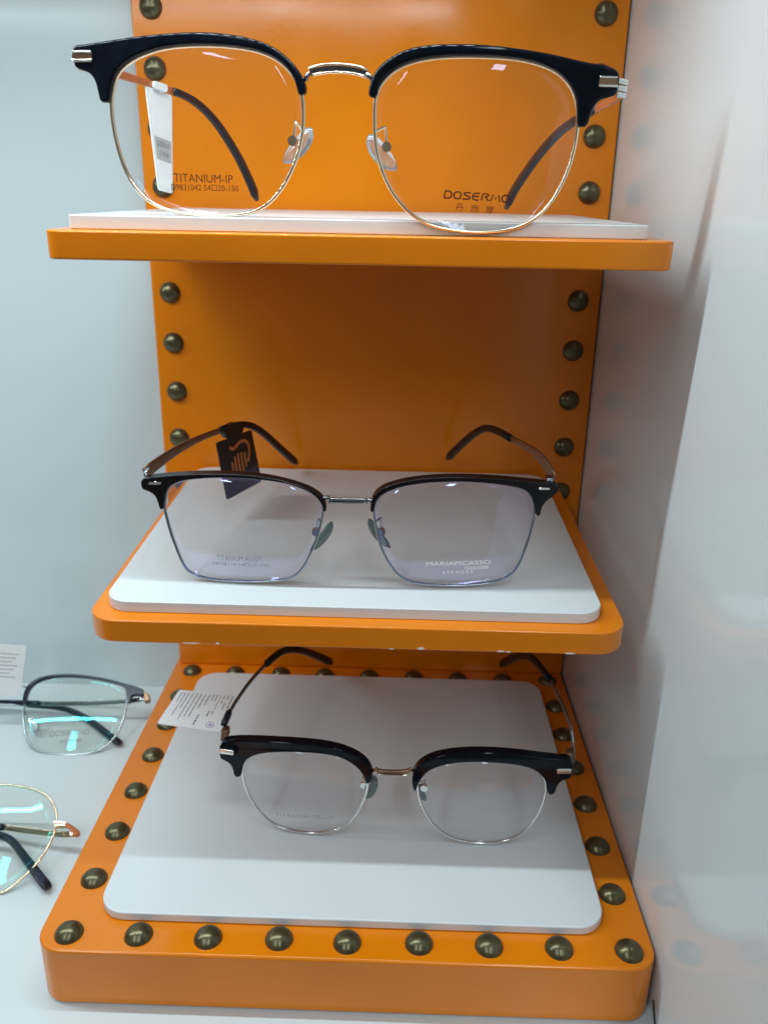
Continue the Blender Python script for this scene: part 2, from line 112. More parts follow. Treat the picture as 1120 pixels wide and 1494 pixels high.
def glass(name, tint, refl, strength, base=.02):
    mm = bpy.data.materials.new(name); mm.use_nodes = True
    nt = mm.node_tree; N = nt.nodes; L = nt.links
    for n in list(N): N.remove(n)
    out = N.new('ShaderNodeOutputMaterial'); mix = N.new('ShaderNodeMixShader')
    tr = N.new('ShaderNodeBsdfTransparent'); tr.inputs[0].default_value = (*tint, 1)
    gl = N.new('ShaderNodeBsdfGlossy'); gl.inputs['Color'].default_value = (*refl, 1); gl.inputs['Roughness'].default_value = .012
    lw = N.new('ShaderNodeLayerWeight'); lw.inputs['Blend'].default_value = .5
    pw = N.new('ShaderNodeMath'); pw.operation = 'POWER'; pw.inputs[1].default_value = 5; L.new(lw.outputs['Facing'], pw.inputs[0])
    fr = N.new('ShaderNodeMath'); fr.operation = 'MULTIPLY_ADD'; fr.inputs[1].default_value = .96; fr.inputs[2].default_value = .04; L.new(pw.outputs[0], fr.inputs[0])
    tc = N.new('ShaderNodeTexCoord'); no = N.new('ShaderNodeTexNoise'); no.inputs['Scale'].default_value = 70; no.inputs['Detail'].default_value = 5
    L.new(tc.outputs['Object'], no.inputs['Vector'])
    mr = N.new('ShaderNodeMapRange'); mr.inputs['From Min'].default_value = .35; mr.inputs['From Max'].default_value = .75
    mr.inputs['To Min'].default_value = .010; mr.inputs['To Max'].default_value = .03
    L.new(no.outputs['Fac'], mr.inputs['Value']); L.new(mr.outputs['Result'], gl.inputs['Roughness'])
    mu = N.new('ShaderNodeMath'); mu.operation = 'MULTIPLY_ADD'; mu.inputs[1].default_value = strength; mu.inputs[2].default_value = base
    L.new(fr.outputs[0], mu.inputs[0]); L.new(mu.outputs[0], mix.inputs['Fac'])
    L.new(tr.outputs[0], mix.inputs[1]); L.new(gl.outputs[0], mix.inputs[2]); L.new(mix.outputs[0], out.inputs[0])
    return mm
M['lens'] = glass('coated_lens', (.985, .985, .98), (.72, .78, 1.0), .45, .012)
M['lens_violet'] = glass('violet_coated_lens', (.985, .98, .97), (.50, .56, 1.0), 1.2, .032)
M['lens_cyan'] = glass('cyan_coated_lens', (.985, .985, .97), (.06, .92, .88), 1.4, -.02)
M['silicone'] = None
mm, nt, b = mat('clear_silicone')
b.inputs['Base Color'].default_value = (.86, .93, 1, 1); b.inputs['Roughness'].default_value = .07
b.inputs['Transmission Weight'].default_value = .85; b.inputs['Coat Weight'].default_value = .6; b.inputs['IOR'].default_value = 1.42
M['silicone'] = mm
mm, nt, b = mat('smoked_silicone')
b.inputs['Base Color'].default_value = (.24, .31, .30, 1); b.inputs['Roughness'].default_value = .12
b.inputs['Transmission Weight'].default_value = .6; b.inputs['IOR'].default_value = 1.4
M['silicone_dark'] = mm
mm = bpy.data.materials.new('led_phosphor'); mm.use_nodes = True
nt = mm.node_tree
for n in list(nt.nodes): nt.nodes.remove(n)
e = nt.nodes.new('ShaderNodeEmission'); o_ = nt.nodes.new('ShaderNodeOutputMaterial')
e.inputs[0].default_value = (.83, .96, 1.0, 1); e.inputs[1].default_value = 225
nt.links.new(e.outputs[0], o_.inputs[0]); M['led'] = mm

# ---------------------------------------------------------------- object helpers
def link(name, me, material, parent=None, smooth=False, loc=None):
    if material is not None and not me.materials: me.materials.append(material)
    if smooth:
        for p in me.polygons: p.use_smooth = True
    o = bpy.data.objects.new(name, me); COL.objects.link(o)
    if parent: o.parent = parent
    if loc is not None: o.location = Vector(loc)*S
    return o
def mesh(name, V, F):
    me = bpy.data.meshes.new(name); me.from_pydata([tuple(x*S for x in v) for v in V], [], F); me.validate(); me.update()
    return me
def from_bm(name, bm):
    bmesh.ops.recalc_face_normals(bm, faces=bm.faces[:])
    me = bpy.data.meshes.new(name); bm.to_mesh(me); bm.free(); return me
def tag(o, label, cat, group=None, kind=None):
    if label: o['label'] = label
    if cat: o['category'] = cat
    if group: o['group'] = group
    if kind: o['kind'] = kind
    return o
def empty(name, M4):
    o = bpy.data.objects.new(name, None); COL.objects.link(o); o.matrix_world = M4; o.empty_display_size = .01; return o
def bevel(o, wd, seg=3, ang=40):
    b = o.modifiers.new('bevel', 'BEVEL'); b.width = wd*S; b.segments = seg; b.limit_method = 'ANGLE'; b.angle_limit = math.radians(ang)
    for p in o.data.polygons: p.use_smooth = True
    w_ = o.modifiers.new('weighted', 'WEIGHTED_NORMAL'); w_.keep_sharp = True
    return o
def rounded(x0, x1, y0, y1, r, n=7, back_r=None):
    br = r if back_r is None else back_r
    P = []
    for cx, cy, a, rr in ((x1-r, y0+r, -90, r), (x1-br, y1-br, 0, br), (x0+br, y1-br, 90, br), (x0+r, y0+r, 180, r)):
        for k in range(n+1):
            t = math.radians(a+90*k/n); P.append((cx+rr*math.cos(t), cy+rr*math.sin(t)))
    return P
def slab(name, P, z0, z1, material, parent=None, bv=.06, seg=3):
    n = len(P)
    V = [(x, y, z0) for x, y in P]+[(x, y, z1) for x, y in P]
    F = [list(range(n))[::-1], list(range(n, 2*n))]+[(i, (i+1) % n, n+(i+1) % n, n+i) for i in range(n)]
    return bevel(link(name, mesh(name, V, F), material, parent), bv, seg, 50)
def box(name, a, b_, material, parent=None, bv=0):
    P = [(a[0], a[1]), (b_[0], a[1]), (b_[0], b_[1]), (a[0], b_[1])]
    V = [(x, y, a[2]) for x, y in P]+[(x, y, b_[2]) for x, y in P]
    F = [(3, 2, 1, 0), (4, 5, 6, 7)]+[(i, (i+1) % 4, 4+(i+1) % 4, 4+i) for i in range(4)]
    o = link(name, mesh(name, V, F), material, parent)
    if bv: bevel(o, bv, 2)
    return o
def chaikin(P, n=1, closed=True):
    P = [Vector(p) for p in P]
    for _ in range(n):
        Q = []
        m_ = len(P)
        if not closed: Q.append(P[0])
        for i in range(m_ if closed else m_-1):
            a, b_ = P[i], P[(i+1) % m_]
            Q += [a*.75+b_*.25, a*.25+b_*.75]
        if not closed: Q.append(P[-1])
        P = Q
    return P
def smooth_loop(P, it=2):
    P = [Vector(p) for p in P]
    for _ in range(it):
        n = len(P); P = [(P[i-1]+P[i]*2+P[(i+1) % n])/4 for i in range(n)]
    return P
def catmull(P, k=3):
    P = [Vector((p[0], p[1])) for p in P]; n = len(P)
    P = [(P[i-1]+P[i]*6+P[(i+1) % n])/8 for i in range(n)]      # takes the jitter out of the outline
    out = []
    for i in range(n):
        a, b_, c_, d_ = P[i-1], P[i], P[(i+1) % n], P[(i+2) % n]
        for j in range(k):
            t = j/k
            out.append(.5*((2*b_)+(c_-a)*t+(2*a-5*b_+4*c_-d_)*t*t+(3*b_-a-3*c_+d_)*t*t*t))
    return out
def sweep(name, P, sections, material, parent=None, up=None, closed=False, ns=8, flat=False):
    """tube along P; sections[i]=(half width along 'side', half height along 'up'); up: fixed side normal"""
    P = [Vector(p) for p in P]; n = len(P); V = []; F = []
    side0 = None
    for i in range(n):
        if closed: t = P[(i+1) % n]-P[i-1]
        else: t = P[min(i+1, n-1)]-P[max(i-1, 0)]
        t.normalize()
        if up is not None:
            s = Vector(up); s = (s-t*s.dot(t)).normalized()
        else:
            if side0 is None: side0 = t.orthogonal()
            s = (side0-t*side0.dot(t)).normalized(); side0 = s
        h = s.cross(t).normalized()
        a, b_ = sections[i] if isinstance(sections, list) else sections
        for k in range(ns):
            th = 2*math.pi*(k+.5)/ns
            cx, sy = math.cos(th), math.sin(th)
            if flat:
                cx = math.copysign(abs(cx)**.45, cx); sy = math.copysign(abs(sy)**.45, sy)
            V.append(P[i]+s*(a*cx)+h*(b_*sy))
    for i in range(n if closed else n-1):
        for k in range(ns):
            a0, a1 = i*ns+k, i*ns+(k+1) % ns; j = (i+1) % n
            F.append((a0, a1, j*ns+(k+1) % ns, j*ns+k))
    if not closed:
        F.append(tuple(range(ns))[::-1]); F.append(tuple((n-1)*ns+k for k in range(ns)))
    me = mesh(name, V, F)
    bm = bmesh.new(); bm.from_mesh(me); bmesh.ops.recalc_face_normals(bm, faces=bm.faces[:]); bm.to_mesh(me); bm.free()
    return link(name, me, material, parent, smooth=True)
def resample(P, n):
    P = [Vector(p) for p in P]
    L = [0]
    for a, b_ in zip(P, P[1:]): L.append(L[-1]+(b_-a).length)
    out = []
    for k in range(n):
        s = L[-1]*k/(n-1); i = 0
        while i < len(P)-2 and L[i+1] < s: i += 1
        d = (L[i+1]-L[i]) or 1; out.append(P[i].lerp(P[i+1], (s-L[i])/d))
    return out
KW = .008

# ---------------------------------------------------------------- the setting
WALL_Y = 1.42
RX = 10.16
fl = box('floor', (-70, -21.5, -2), (RX+1.2, WALL_Y, 0), M['floor']); tag(fl, None, None, kind='structure')
fl['label'] = 'glossy white cabinet floor under the stand'
wl = box('back_wall', (-70, WALL_Y, -2), (RX+1.2, WALL_Y+1.5, 75), M['back_wall']); tag(wl, None, None, kind='structure')
wl['label'] = 'white cabinet back wall behind the orange stand'
wr = box('side_wall', (RX, -25.2, .004), (RX+1.2, WALL_Y-.002, 75), M['white_wall'], bv=.05); tag(wr, None, None, kind='structure')
wr['label'] = 'glossy white side wall right of the orange stand'

# ---------------------------------------------------------------- LED strip that lights the cabinet
led = empty('led_strip', Matrix.Translation(Vector((-25, -14.6, 35.7))*S) @ Matrix.Rotation(math.radians(-4), 4, 'X'))
tag(led, 'white LED strip lighting the cabinet from above the stand', 'light strip')
box('profile', (-36, -.6, .1), (29, .6, .7), M['silver'], led)
bm = bmesh.new()
x = -35.6
while x < 28.5:
    for dx, dy in ((0, 0),):
        vs = [bm.verts.new((px*S, py*S, pz*S)) for px, py, pz in ((x, -.25, .05), (x, .25, .05), (x+.5, .25, .05), (x+.5, -.25, .05))]
        bm.faces.new(vs)
    x += .85
me = bpy.data.meshes.new('diode'); bm.to_mesh(me); bm.free()
dl = link('diode', me, M['led'], led); dl['kind'] = 'stuff'

# ---------------------------------------------------------------- the display stand
stand = empty('display_stand', Matrix.Translation(Vector((0, -9, 0))*S))
tag(stand, 'orange three tier display stand with brass studs and white pads', 'display stand')
def on(o): o.parent = stand; o.matrix_parent_inverse = stand.matrix_world.inverted(); return o
hb = G['hb']
base_o = on(slab('base', rounded(-10.25, 10.07, -G['D']-.05, 1.2, .9, 10, .15), .06, hb, M['orange'], bv=.10))
on(slab('panel', [(-10.05, 0), (10.11, 0), (10.11, 1.2), (-10.05, 1.2)], hb+.002, 44, M['orange'], bv=.10))
pad_t = .35
on(slab('white_pad', rounded(-8.56, 8.62, -16.87, -1.35, .95, 9), hb+.004, hb+pad_t, M['white_pad'], bv=.06))
def shelf(zs, t, d, ws, rf, pad_h, px0, px1, pd0, pd1, pr, chips, sx=0):
    Mx = Matrix.Translation(Vector((0, 0, zs))*S) @ Matrix.Rotation(t, 4, 'X')
    th = G['th']
    s = slab('shelf', rounded(-ws/2+sx, ws/2+sx, -d, -.01, rf, 8, .1), -th, 0, M['orange'], bv=.07); s.matrix_world = Mx; on(s)
    p = slab('white_pad', rounded(px0, px1, -pd0, -pd1, pr, 8), .004, pad_h, M['white_pad'], bv=.035); p.matrix_world = Mx; on(p)
    for cx, ln, hh in chips:
        V = []; n = 9
        for k in range(n):
            a = 2*math.pi*k/n; r = random.uniform(.7, 1.1)
            V.append((cx+ln*math.cos(a)*r, -d-.012, -th+.02+hh*(.5+.5*math.sin(a)*r)))
        V2 = [(x, y+.05, z) for x, y, z in V]
        q = link('paint_chip', mesh('paint_chip', V+V2, [list(range(n)), list(range(n, 2*n))[::-1]]+[(i, i+n, (i+1) % n+n, (i+1) % n) for i in range(n)]), M['chip'])
        q.matrix_world = Mx; on(q)
shelf(G['z3'], G['t3'], G['d3'], 18.25, .42, .4, -8.62, 8.4, 12.68, .25, .12, [], -.06)
shelf(G['z2'], G['t2'], G['d2'], 17.72, 1.0, .4, -8.38, 8.14, 13.85, .25, .85,
      [(-5.35, .36, .06), (-4.5, .07, .10), (2.15, .13, .12), (4.75, .14, .07), (7.0, .2, .06), (5.0, .08, .05), (1.2, .1, .03)])
# domed studs
Vs = []; Fs = []; ns = 20
prof = [(.0, .335), (.16, .315), (.29, .26), (.39, .175), (.45, .085), (.475, .0)]
for j, (r, z) in enumerate(prof):
    if j == 0: Vs.append((0, 0, z)); continue
    for k in range(ns):
        a = 2*math.pi*k/ns; Vs.append((r*math.cos(a), r*math.sin(a), z))
for k in range(ns): Fs.append((0, 1+k, 1+(k+1) % ns))
for j in range(len(prof)-2):
    for k in range(ns):
        a = 1+j*ns; Fs.append((a+k, a+ns+k, a+ns+(k+1) % ns, a+(k+1) % ns))
stud_me = mesh('stud', Vs, Fs)
stud_me.materials.append(M['stud'])
for p in stud_me.polygons: p.use_smooth = True
def stud(loc, rx):
    o = bpy.data.objects.new('stud', stud_me); COL.objects.link(o)
    o.matrix_world = Matrix.Translation(Vector(loc)*S) @ Matrix.Rotation(rx, 4, 'X') @ Matrix.Rotation(random.uniform(-.05, .05), 4, 'Y') @ Matrix.Rotation(random.uniform(0, 6), 4, 'Z')
    on(o)
xr = 10-G['m']; stp = 2*xr/8
for k in range(10):
    for x in (-xr-.0, xr-.09):
        stud((x+random.uniform(-.03, .03), .0, G['z0']-k*G['sv']+random.uniform(-.03, .03)), math.pi/2)
for k in range(9):
    for y in (G['y0'], G['y0']-7*G['sd']):
        stud((-xr+k*stp+random.uniform(-.03, .03), y+random.uniform(-.03, .03), hb), 0)
for k in range(1, 7):
    for x in (-xr, xr):
        stud((x+random.uniform(-.03, .03), G['y0']-k*G['sd']+random.uniform(-.03, .03), hb), 0)

# ---------------------------------------------------------------- lettering
def text_mesh(s, bold=0):
    cu = bpy.data.curves.new('lettering', 'FONT'); cu.body = s; cu.resolution_u = 3; cu.offset = bold
    o = bpy.data.objects.new('lettering', cu); COL.objects.link(o)
    dg = bpy.context.evaluated_depsgraph_get(); dg.update()
    me = bpy.data.meshes.new_from_object(o.evaluated_get(dg))
    V = [tuple(v.co) for v in me.vertices]; F = [tuple(p.vertices) for p in me.polygons]
    bpy.data.objects.remove(o); bpy.data.meshes.remove(me); bpy.data.curves.remove(cu)
    return V, F
STROKES = {
 'D': [[(.04, .0), (.12, 1)], [(.10, 1), (.62, 1), (.86, .85), (.95, .55), (.88, .2), (.66, 0), (.04, 0)]],
 'O': [[(.5, 0), (.2, .08), (.05, .4), (.08, .72), (.3, .96), (.6, 1), (.88, .88), (.97, .55), (.9, .22), (.72, .03), (.5, 0)]],
 'S': [[(.98, .95), (.3, .95), (.12, .82), (.18, .62), (.85, .42), (.95, .2), (.8, .04), (.0, .04)]],
 'E': [[(.95, .98), (.4, .98), (.14, .8), (.05, .5), (.12, .2), (.35, .02), (.85, .02)], [(.08, .52), (.85, .52)]],
 'R': [[(.05, 0), (.14, .97), (.75, .97), (.9, .82), (.82, .66), (.4, .55), (.55, .5), (.95, 0)]],
 'M': [[(.0, 0), (.25, .95), (.52, .25), (.82, .95), (.98, 0)]],
}
def stroke_mesh(s, wd=.07):
    V = []; F = []; x = 0
    for ch in s:
        cw = 1.0 if ch != 'M' else 1.2
        for pl in STROKES[ch]:
            P = [Vector((x+p[0]*cw, p[1]*.85, 0)) for p in (chaikin([(*q, 0) for q in pl], 1, False) if ch in 'OSDE' else [Vector((*q, 0)) for q in pl])]
            for i, p in enumerate(P):
                t = (P[min(i+1, len(P)-1)]-P[max(i-1, 0)]).normalized(); nn = Vector((-t.y, t.x, 0))*wd
                V += [tuple(p+nn), tuple(p-nn)]
                if i: k = len(V); F.append((k-4, k-3, k-1, k-2))
        x += cw+.16
    return V, F
def place_text(VF, seg, h, surf, parent, material, name='lettering'):
    V, F = VF
    x0 = min(v[0] for v in V); x1 = max(v[0] for v in V); y0 = min(v[1] for v in V); y1 = max(v[1] for v in V)
    a = Vector(seg[0]); b_ = Vector(seg[1]); d = b_-a; up = Vector((-d.y, d.x)).normalized()*h
    W = []
    for v in V:
        p = a+d*((v[0]-x0)/(x1-x0))+up*((v[1]-y0)/(y1-y0))
        W.append((p.x, surf(p.x, p.y)-.012, p.y))
    return link(name, mesh(name, W, F), material, parent)

# ---------------------------------------------------------------- spectacles
def lens_surface(rim, um=None):
    us = [p[0] for p in rim]; vs = [p[1] for p in rim]
    cu, cv = (min(us)+max(us))/2, (min(vs)+max(vs))/2; a, b_ = (max(us)-min(us))/2, (max(vs)-min(vs))/2
    f = lambda u, v: KW*(u if um is None or u > um else 2*um-u)**2 - .13*max(0, 1-((u-cu)/a)**2-((v-cv)/b_)**2)
    return f, cu, cv
def add_rim(root, rim, rad, material, um=None):
    f, cu, cv = lens_surface(rim, um)
    P = [Vector((p.x, 0, p.y)) for p in catmull(rim)]
    P = [Vector((p.x, f(p.x, p.z)+.05, p.z)) for p in P]
    return sweep('rim', P, (rad*1.25, rad), material, root, up=(0, 1, 0), closed=True, ns=8)
def add_lens(root, rim, material, um=None, th=.12):
    f, cu, cv = lens_surface(rim, um)
    P = catmull(rim); n = len(P); V = []; F = []; R = 7
    for side in (0, 1):
        o0 = len(V); V.append((cu, f(cu, cv)+th*side, cv))
        for j in range(1, R+1):
            for p in P:
                u = cu+(p.x-cu)*j/R*.995; v = cv+(p.y-cv)*j/R*.995
                V.append((u, f(u, v)+th*side, v))
        for k in range(n): F.append((o0, o0+1+k, o0+1+(k+1) % n) if not side else (o0, o0+1+(k+1) % n, o0+1+k))
        for j in range(R-1):
            for k in range(n):
                q = (o0+1+j*n+k, o0+1+j*n+n+k, o0+1+j*n+n+(k+1) % n, o0+1+j*n+(k+1) % n)
                F.append(q if not side else q[::-1])
    o0 = 1+(R-1)*n; o1 = o0+1+R*n
    for k in range(n): F.append((o0+k, o1+k, o1+(k+1) % n, o0+(k+1) % n))
    return link('lens', mesh('lens', V, F), material, root, smooth=True), f
def add_brow(root, poly, material, t0=-.16, t1=.24, bv=.07, um=None, name='browline'):
    P = chaikin([Vector((p[0], p[1])) for p in poly], 1); n = len(P)
    g = lambda u: KW*(u if um is None or u > um else 2*um-u)**2
    V = [(p.x, g(p.x)+t0, p.y) for p in P]+[(p.x, g(p.x)+t1, p.y) for p in P]
    F = [list(range(n)), list(range(n, 2*n))[::-1]]+[(i, n+i, n+(i+1) % n, (i+1) % n) for i in range(n)]
    me = mesh(name, V, F)
    bm = bmesh.new(); bm.from_mesh(me); bmesh.ops.remove_doubles(bm, verts=bm.verts[:], dist=.02*S); bmesh.ops.recalc_face_normals(bm, faces=bm.faces[:]); bm.to_mesh(me); bm.free()
    o = link(name, me, material, root)
    return bevel(o, bv, 3, 60)
def prism(name, P, depth, material, parent, bv=.02):
    """flat polygon (u,w,v) pushed back by depth"""
    n = len(P)
    V = [tuple(p) for p in P]+[(p[0], p[1]+depth, p[2]) for p in P]
    F = [list(range(n)), list(range(n, 2*n))[::-1]]+[(i, n+i, n+(i+1) % n, (i+1) % n) for i in range(n)]
    me = mesh(name, V, F)
    bm = bmesh.new(); bm.from_mesh(me); bmesh.ops.recalc_face_normals(bm, faces=bm.faces[:]); bm.to_mesh(me); bm.free()
    o = link(name, me, material, parent)
    if bv: bevel(o, bv, 2, 40)
    return o
def nose_pad(root, q, silicone, wire, sgn, wd=.24):
    a, b_, screw, loop, rimp = [Vector(p) for p in q]
    n = 9; P = []; sec = []
    for k in range(n):
        t = k/(n-1); p = a.lerp(b_, t); bow = math.sin(math.pi*t)*.10
        P.append(p+Vector((sgn*bow, 0, 0))); r = math.sqrt(max(.02, 1-(2*t-1)**2))
        sec.append((.14*r+.01, wd*r+.01))
    o = sweep('nose_pad', P, sec, silicone, root, up=(sgn*-.5, -.8, .2), ns=10)
    W = chaikin([rimp, loop+Vector((0, -.06, .03)), loop, loop.lerp(screw, .6)+Vector((0, .1, 0)), screw], 2, False)
    arm = sweep('pad_arm', W, (.04, .04), wire, o, ns=6)
    s = .14; V = []
    me = bpy.data.meshes.new('screw_box'); bm = bmesh.new(); bmesh.ops.create_cone(bm, cap_ends=True, segments=12, radius1=s*S, radius2=s*S, depth=.16*S)
    bmesh.ops.rotate(bm, verts=bm.verts[:], cent=(0, 0, 0), matrix=Matrix.Rotation(math.pi/2, 3, 'X'))
    bmesh.ops.translate(bm, verts=bm.verts[:], vec=screw*S); bm.to_mesh(me); bm.free()
    link('screw_box', me, wire, o)
    return o
def add_temple(root, metal, tip, nrm, mmat, tmat, h0, h1, hm, ht, hend):
    """metal arm (thin blade) and dark end piece"""
    P = resample(chaikin(metal, 2, False), 16)
    sec = [(.045, h0+(hm-h0)*min(1, i/9)) for i in range(16)]
    t = sweep('temple', P, sec, mmat, root, up=nrm, ns=8, flat=True)
    Q = resample(chaikin(tip, 2, False), 22)
    sec = []
    for i in range(22):
        k = i/21; hh = ht+(hend-ht)*k**1.2
        e = 1 if k < .95 else math.sqrt(max(.05, 1-((k-.95)/.05)**2*.8))
        sec.append((.10*e+.03*k, hh*e))
    sweep('temple_tip', Q, sec, tmat, t, up=nrm, ns=12, flat=True)
    return t
def root_of(d): 
    P0, ex, eb, ez = d['M']
    return Matrix(((ex[0], eb[0], ez[0], P0[0]*S), (ex[1], eb[1], ez[1], P0[1]*S), (ex[2], eb[2], ez[2], P0[2]*S), (0, 0, 0, 1)))
def spectacles(key, label, st):
    d = D[key]; root = empty('spectacles', root_of(d)); tag(root, label, 'glasses', 'spectacles on the stand')
    surf = {}; L = {}
    for sd in 'LR':
        add_rim(root, d['rim'+sd], st['rad'], M[st['rim']])
        L[sd], surf[sd] = add_lens(root, d['rim'+sd], M[st['lens']])
        add_brow(root, d['brow'+sd], M[st['brow']], bv=st.get('bv', .07), t0=st.get('t0', -.16))
        # metal end piece plates
        e = d['end'+sd]
        for i in range(0, len(e), 4):
            prism('endpiece', e[i:i+4], .32, M[st['end']], root, .02)
        if st.get('inlay'):
            q = [e[3], e[2], e[5], e[4]]; prism('endpiece_inlay', [(p[0], p[1]+.03, p[2]) for p in q], .26, M['bronze'], root, 0)
        hq = [Vector(p) for p in d['hinge'+sd]]
        for k in range(3):
            e0, e1 = k/3+.015, (k+1)/3-.015
            kq = [hq[0].lerp(hq[3], e0), hq[1].lerp(hq[2], e0), hq[1].lerp(hq[2], e1), hq[0].lerp(hq[3], e1)]
            prism('hinge_knuckle', kq, .42 if k == 1 else .36, M[st['hinge']], root, .025)
        m_, t_, n_ = d['T'+sd]
        add_temple(root, m_, t_, n_, M[st['temple']], M[st['tip']], *st['th'])
        nose_pad(root, d['nose'][0 if sd == 'L' else 1], M[st['pad']], M[st['wire']], 1 if sd == 'L' else -1, .28 if key == 'top' else .16)
    up, lo, la, lb = d['bridge']
    up = resample(chaikin(up, 2, False), 14); lo = resample(chaikin(lo, 2, False), 14)
    br = sweep('bridge', up, (.06, .045), M[st['bridge']], root, up=(0, 1, 0), ns=8)
    sweep('bridge_wire', lo, (.05, .035), M[st['bridge2']], br, up=(0, 1, 0), ns=8)
    V = [(p.x, p.y+.03, p.z) for p in up]+[(p.x, p.y+.03, p.z) for p in lo]+[(p.x, p.y+.10, p.z) for p in up]+[(p.x, p.y+.10, p.z) for p in lo]
    F = []
    for i in range(13):
        F += [(i, 14+i, 15+i, i+1), (28+i, 29+i, 43+i, 42+i)]
    link('bridge_inlay', mesh('bridge_inlay', V, F), M[st['bridge_fill']], br)
    for q in (la, lb):
        a, b_ = Vector(q[0]), Vector(q[1]); ext = (a-b_)*.35
        sweep('bridge_stub', [a+ext+Vector((0, .05, 0)), a, b_], (.07, .06), M[st['stub']], br, ns=8)
    for sd, s, seg, h in d['text']:
        VF = stroke_mesh(s, .095) if s == 'DOSERMO' else text_mesh(s)
        place_text(VF, seg, h, surf[sd], L[sd], M[st['ink'][sd]])
    return root
spectacles('top', 'browline glasses with glossy black brows and gold lower rims on the top shelf',
    dict(rad=.055, rim='gold', lens='lens', brow='black', end='silver', inlay=True, hinge='silver', temple='copper', tip='tip', th=(.16, .1, .11, .115, .19),
         pad='silicone', wire='gold', bridge='gold', bridge2='gold', bridge_fill='gunmetal', stub='gunmetal', ink=dict(L='ink_dark', R='ink_dark'), bv=.10))
spectacles('mid', 'slim black browline glasses with violet lens reflections on the middle shelf',
    dict(rad=.048, rim='steel', lens='lens_violet', brow='black_matt', end='silver', hinge='steel', temple='bronze', tip='tip_black', th=(.24, .1, .12, .13, .17),
         pad='silicone_dark', wire='steel', bridge='gunmetal', bridge2='steel', bridge_fill='steel', stub='gunmetal', ink=dict(L='ink_mid', R='ink_white'), bv=.05, t0=-.12))
spectacles('low', 'small thick browed black glasses with silver rims on the lowest white pad',
    dict(rad=.048, rim='silver', lens='lens', brow='black', end='silver', hinge='bronze', temple='gunmetal', tip='tip_black', th=(.10, .08, .085, .14, .20),
         pad='silicone_dark', wire='silver', bridge='bronze', bridge2='silver', bridge_fill='bronze', stub='bronze', ink=dict(L='ink_faint', R='ink_faint'), bv=.10))

# folded spectacles on the cabinet floor, at the left
def mirror(P, um): return [(2*um-p[0], *p[1:]) for p in P]
def folded(key, label, st):
    d = D[key]; root = empty('spectacles', root_of(d)); tag(root, label, 'glasses', 'folded glasses on the cabinet floor')
    um = d['bridge'][len(d['bridge'])//2][0]-(.0 if key == 'sideb' else .35)
    if key == 'sideb': um = (d['bridge'][0][0]+d['bridge'][-1][0])/2
    rimL = mirror(d['rimR'], um)[::-1]
    surf = {}
    for sd, rim in (('R', d['rimR']), ('L', rimL)):
        add_rim(root, rim, st['rad'], M[st['rim']], um)
        ln, f = add_lens(root, rim, M[st['lens']], um)
        surf[sd] = (ln, f)
    if 'browR' in d:
        add_brow(root, d['browR'], M['navy'], -.12, .2, .04, um); add_brow(root, mirror(d['browR'], um)[::-1], M['navy'], -.12, .2, .04, um)
    for q in (d['end'], mirror(d['end'], um)[::-1]):
        prism('endpiece', [(p[0], KW*d['end'][0][0]**2-.12, p[1]) for p in q], .4, M[st['end']], root, .03)
    B = [Vector(p) for p in d['bridge']]
    Bm = [Vector((2*um-p.x, p.y, p.z)) for p in B]
    P = B[:]+Bm[::-1] if key == 'sidea' else B
    sweep('bridge', resample(chaikin([p for p in P], 2, False), 18), (.05, .05), M[st['bridge']], root, ns=8)
    if 'nose' in d: nose_pad(root, d['nose'], M['silicone'], M['steel'], 1)
    for nm in ('TR', 'TL'):
        pth = d[nm]; n = 26; Q = resample(chaikin(pth, 2, False), n)
        if nm == 'TR':
            t = sweep('temple', Q[:16], (.05, st['hr']), M[st['temple']], root, up=(0, 1, .4), ns=8, flat=True)
            sweep('temple_tip', Q[15:], (.1, .14), M[st['tip']], t, up=(0, 1, .4), ns=10, flat=True)
        else:
            t = sweep('temple', Q[:8], (.05, st['hr']), M[st['temple']], root, up=(0, .7, -.7), ns=8, flat=True)
            sec = [(.11, .13+.07*(i/18)**1.3) for i in range(19)]; sec[-1] = (.08, .15)
            sweep('temple_tip', Q[7:], sec, M[st['tip']], t, up=(0, .7, -.7), ns=12, flat=True)
    if 'cap' in d:
        prism('temple_cap', [(p[0], KW*p[0]**2-.05+.35*(p[0]-d['cap'][0][0]), p[1]) for p in d['cap']], .22, M['copper'], root, .03)
    for sd, s, seg, h in d.get('text', []):
        VF = stroke_mesh(s) if s == 'DOSERMO' else text_mesh(s)
        place_text(VF, seg, h, surf[sd][1], surf[sd][0], M['ink_grey'])
folded('sidea', 'folded navy browline glasses on the floor, beside a white card tag',
       dict(rad=.05, rim='steel', lens='lens_cyan', end='bronze', bridge='silver', temple='steel', tip='navy_tip', hr=.12))
folded('sideb', 'folded round glasses with thin gold rims and copper temple caps on the floor',
       dict(rad=.05, rim='gold', lens='lens_cyan', end='gold', bridge='gold', temple='gold', tip='navy_tip', hr=.13))

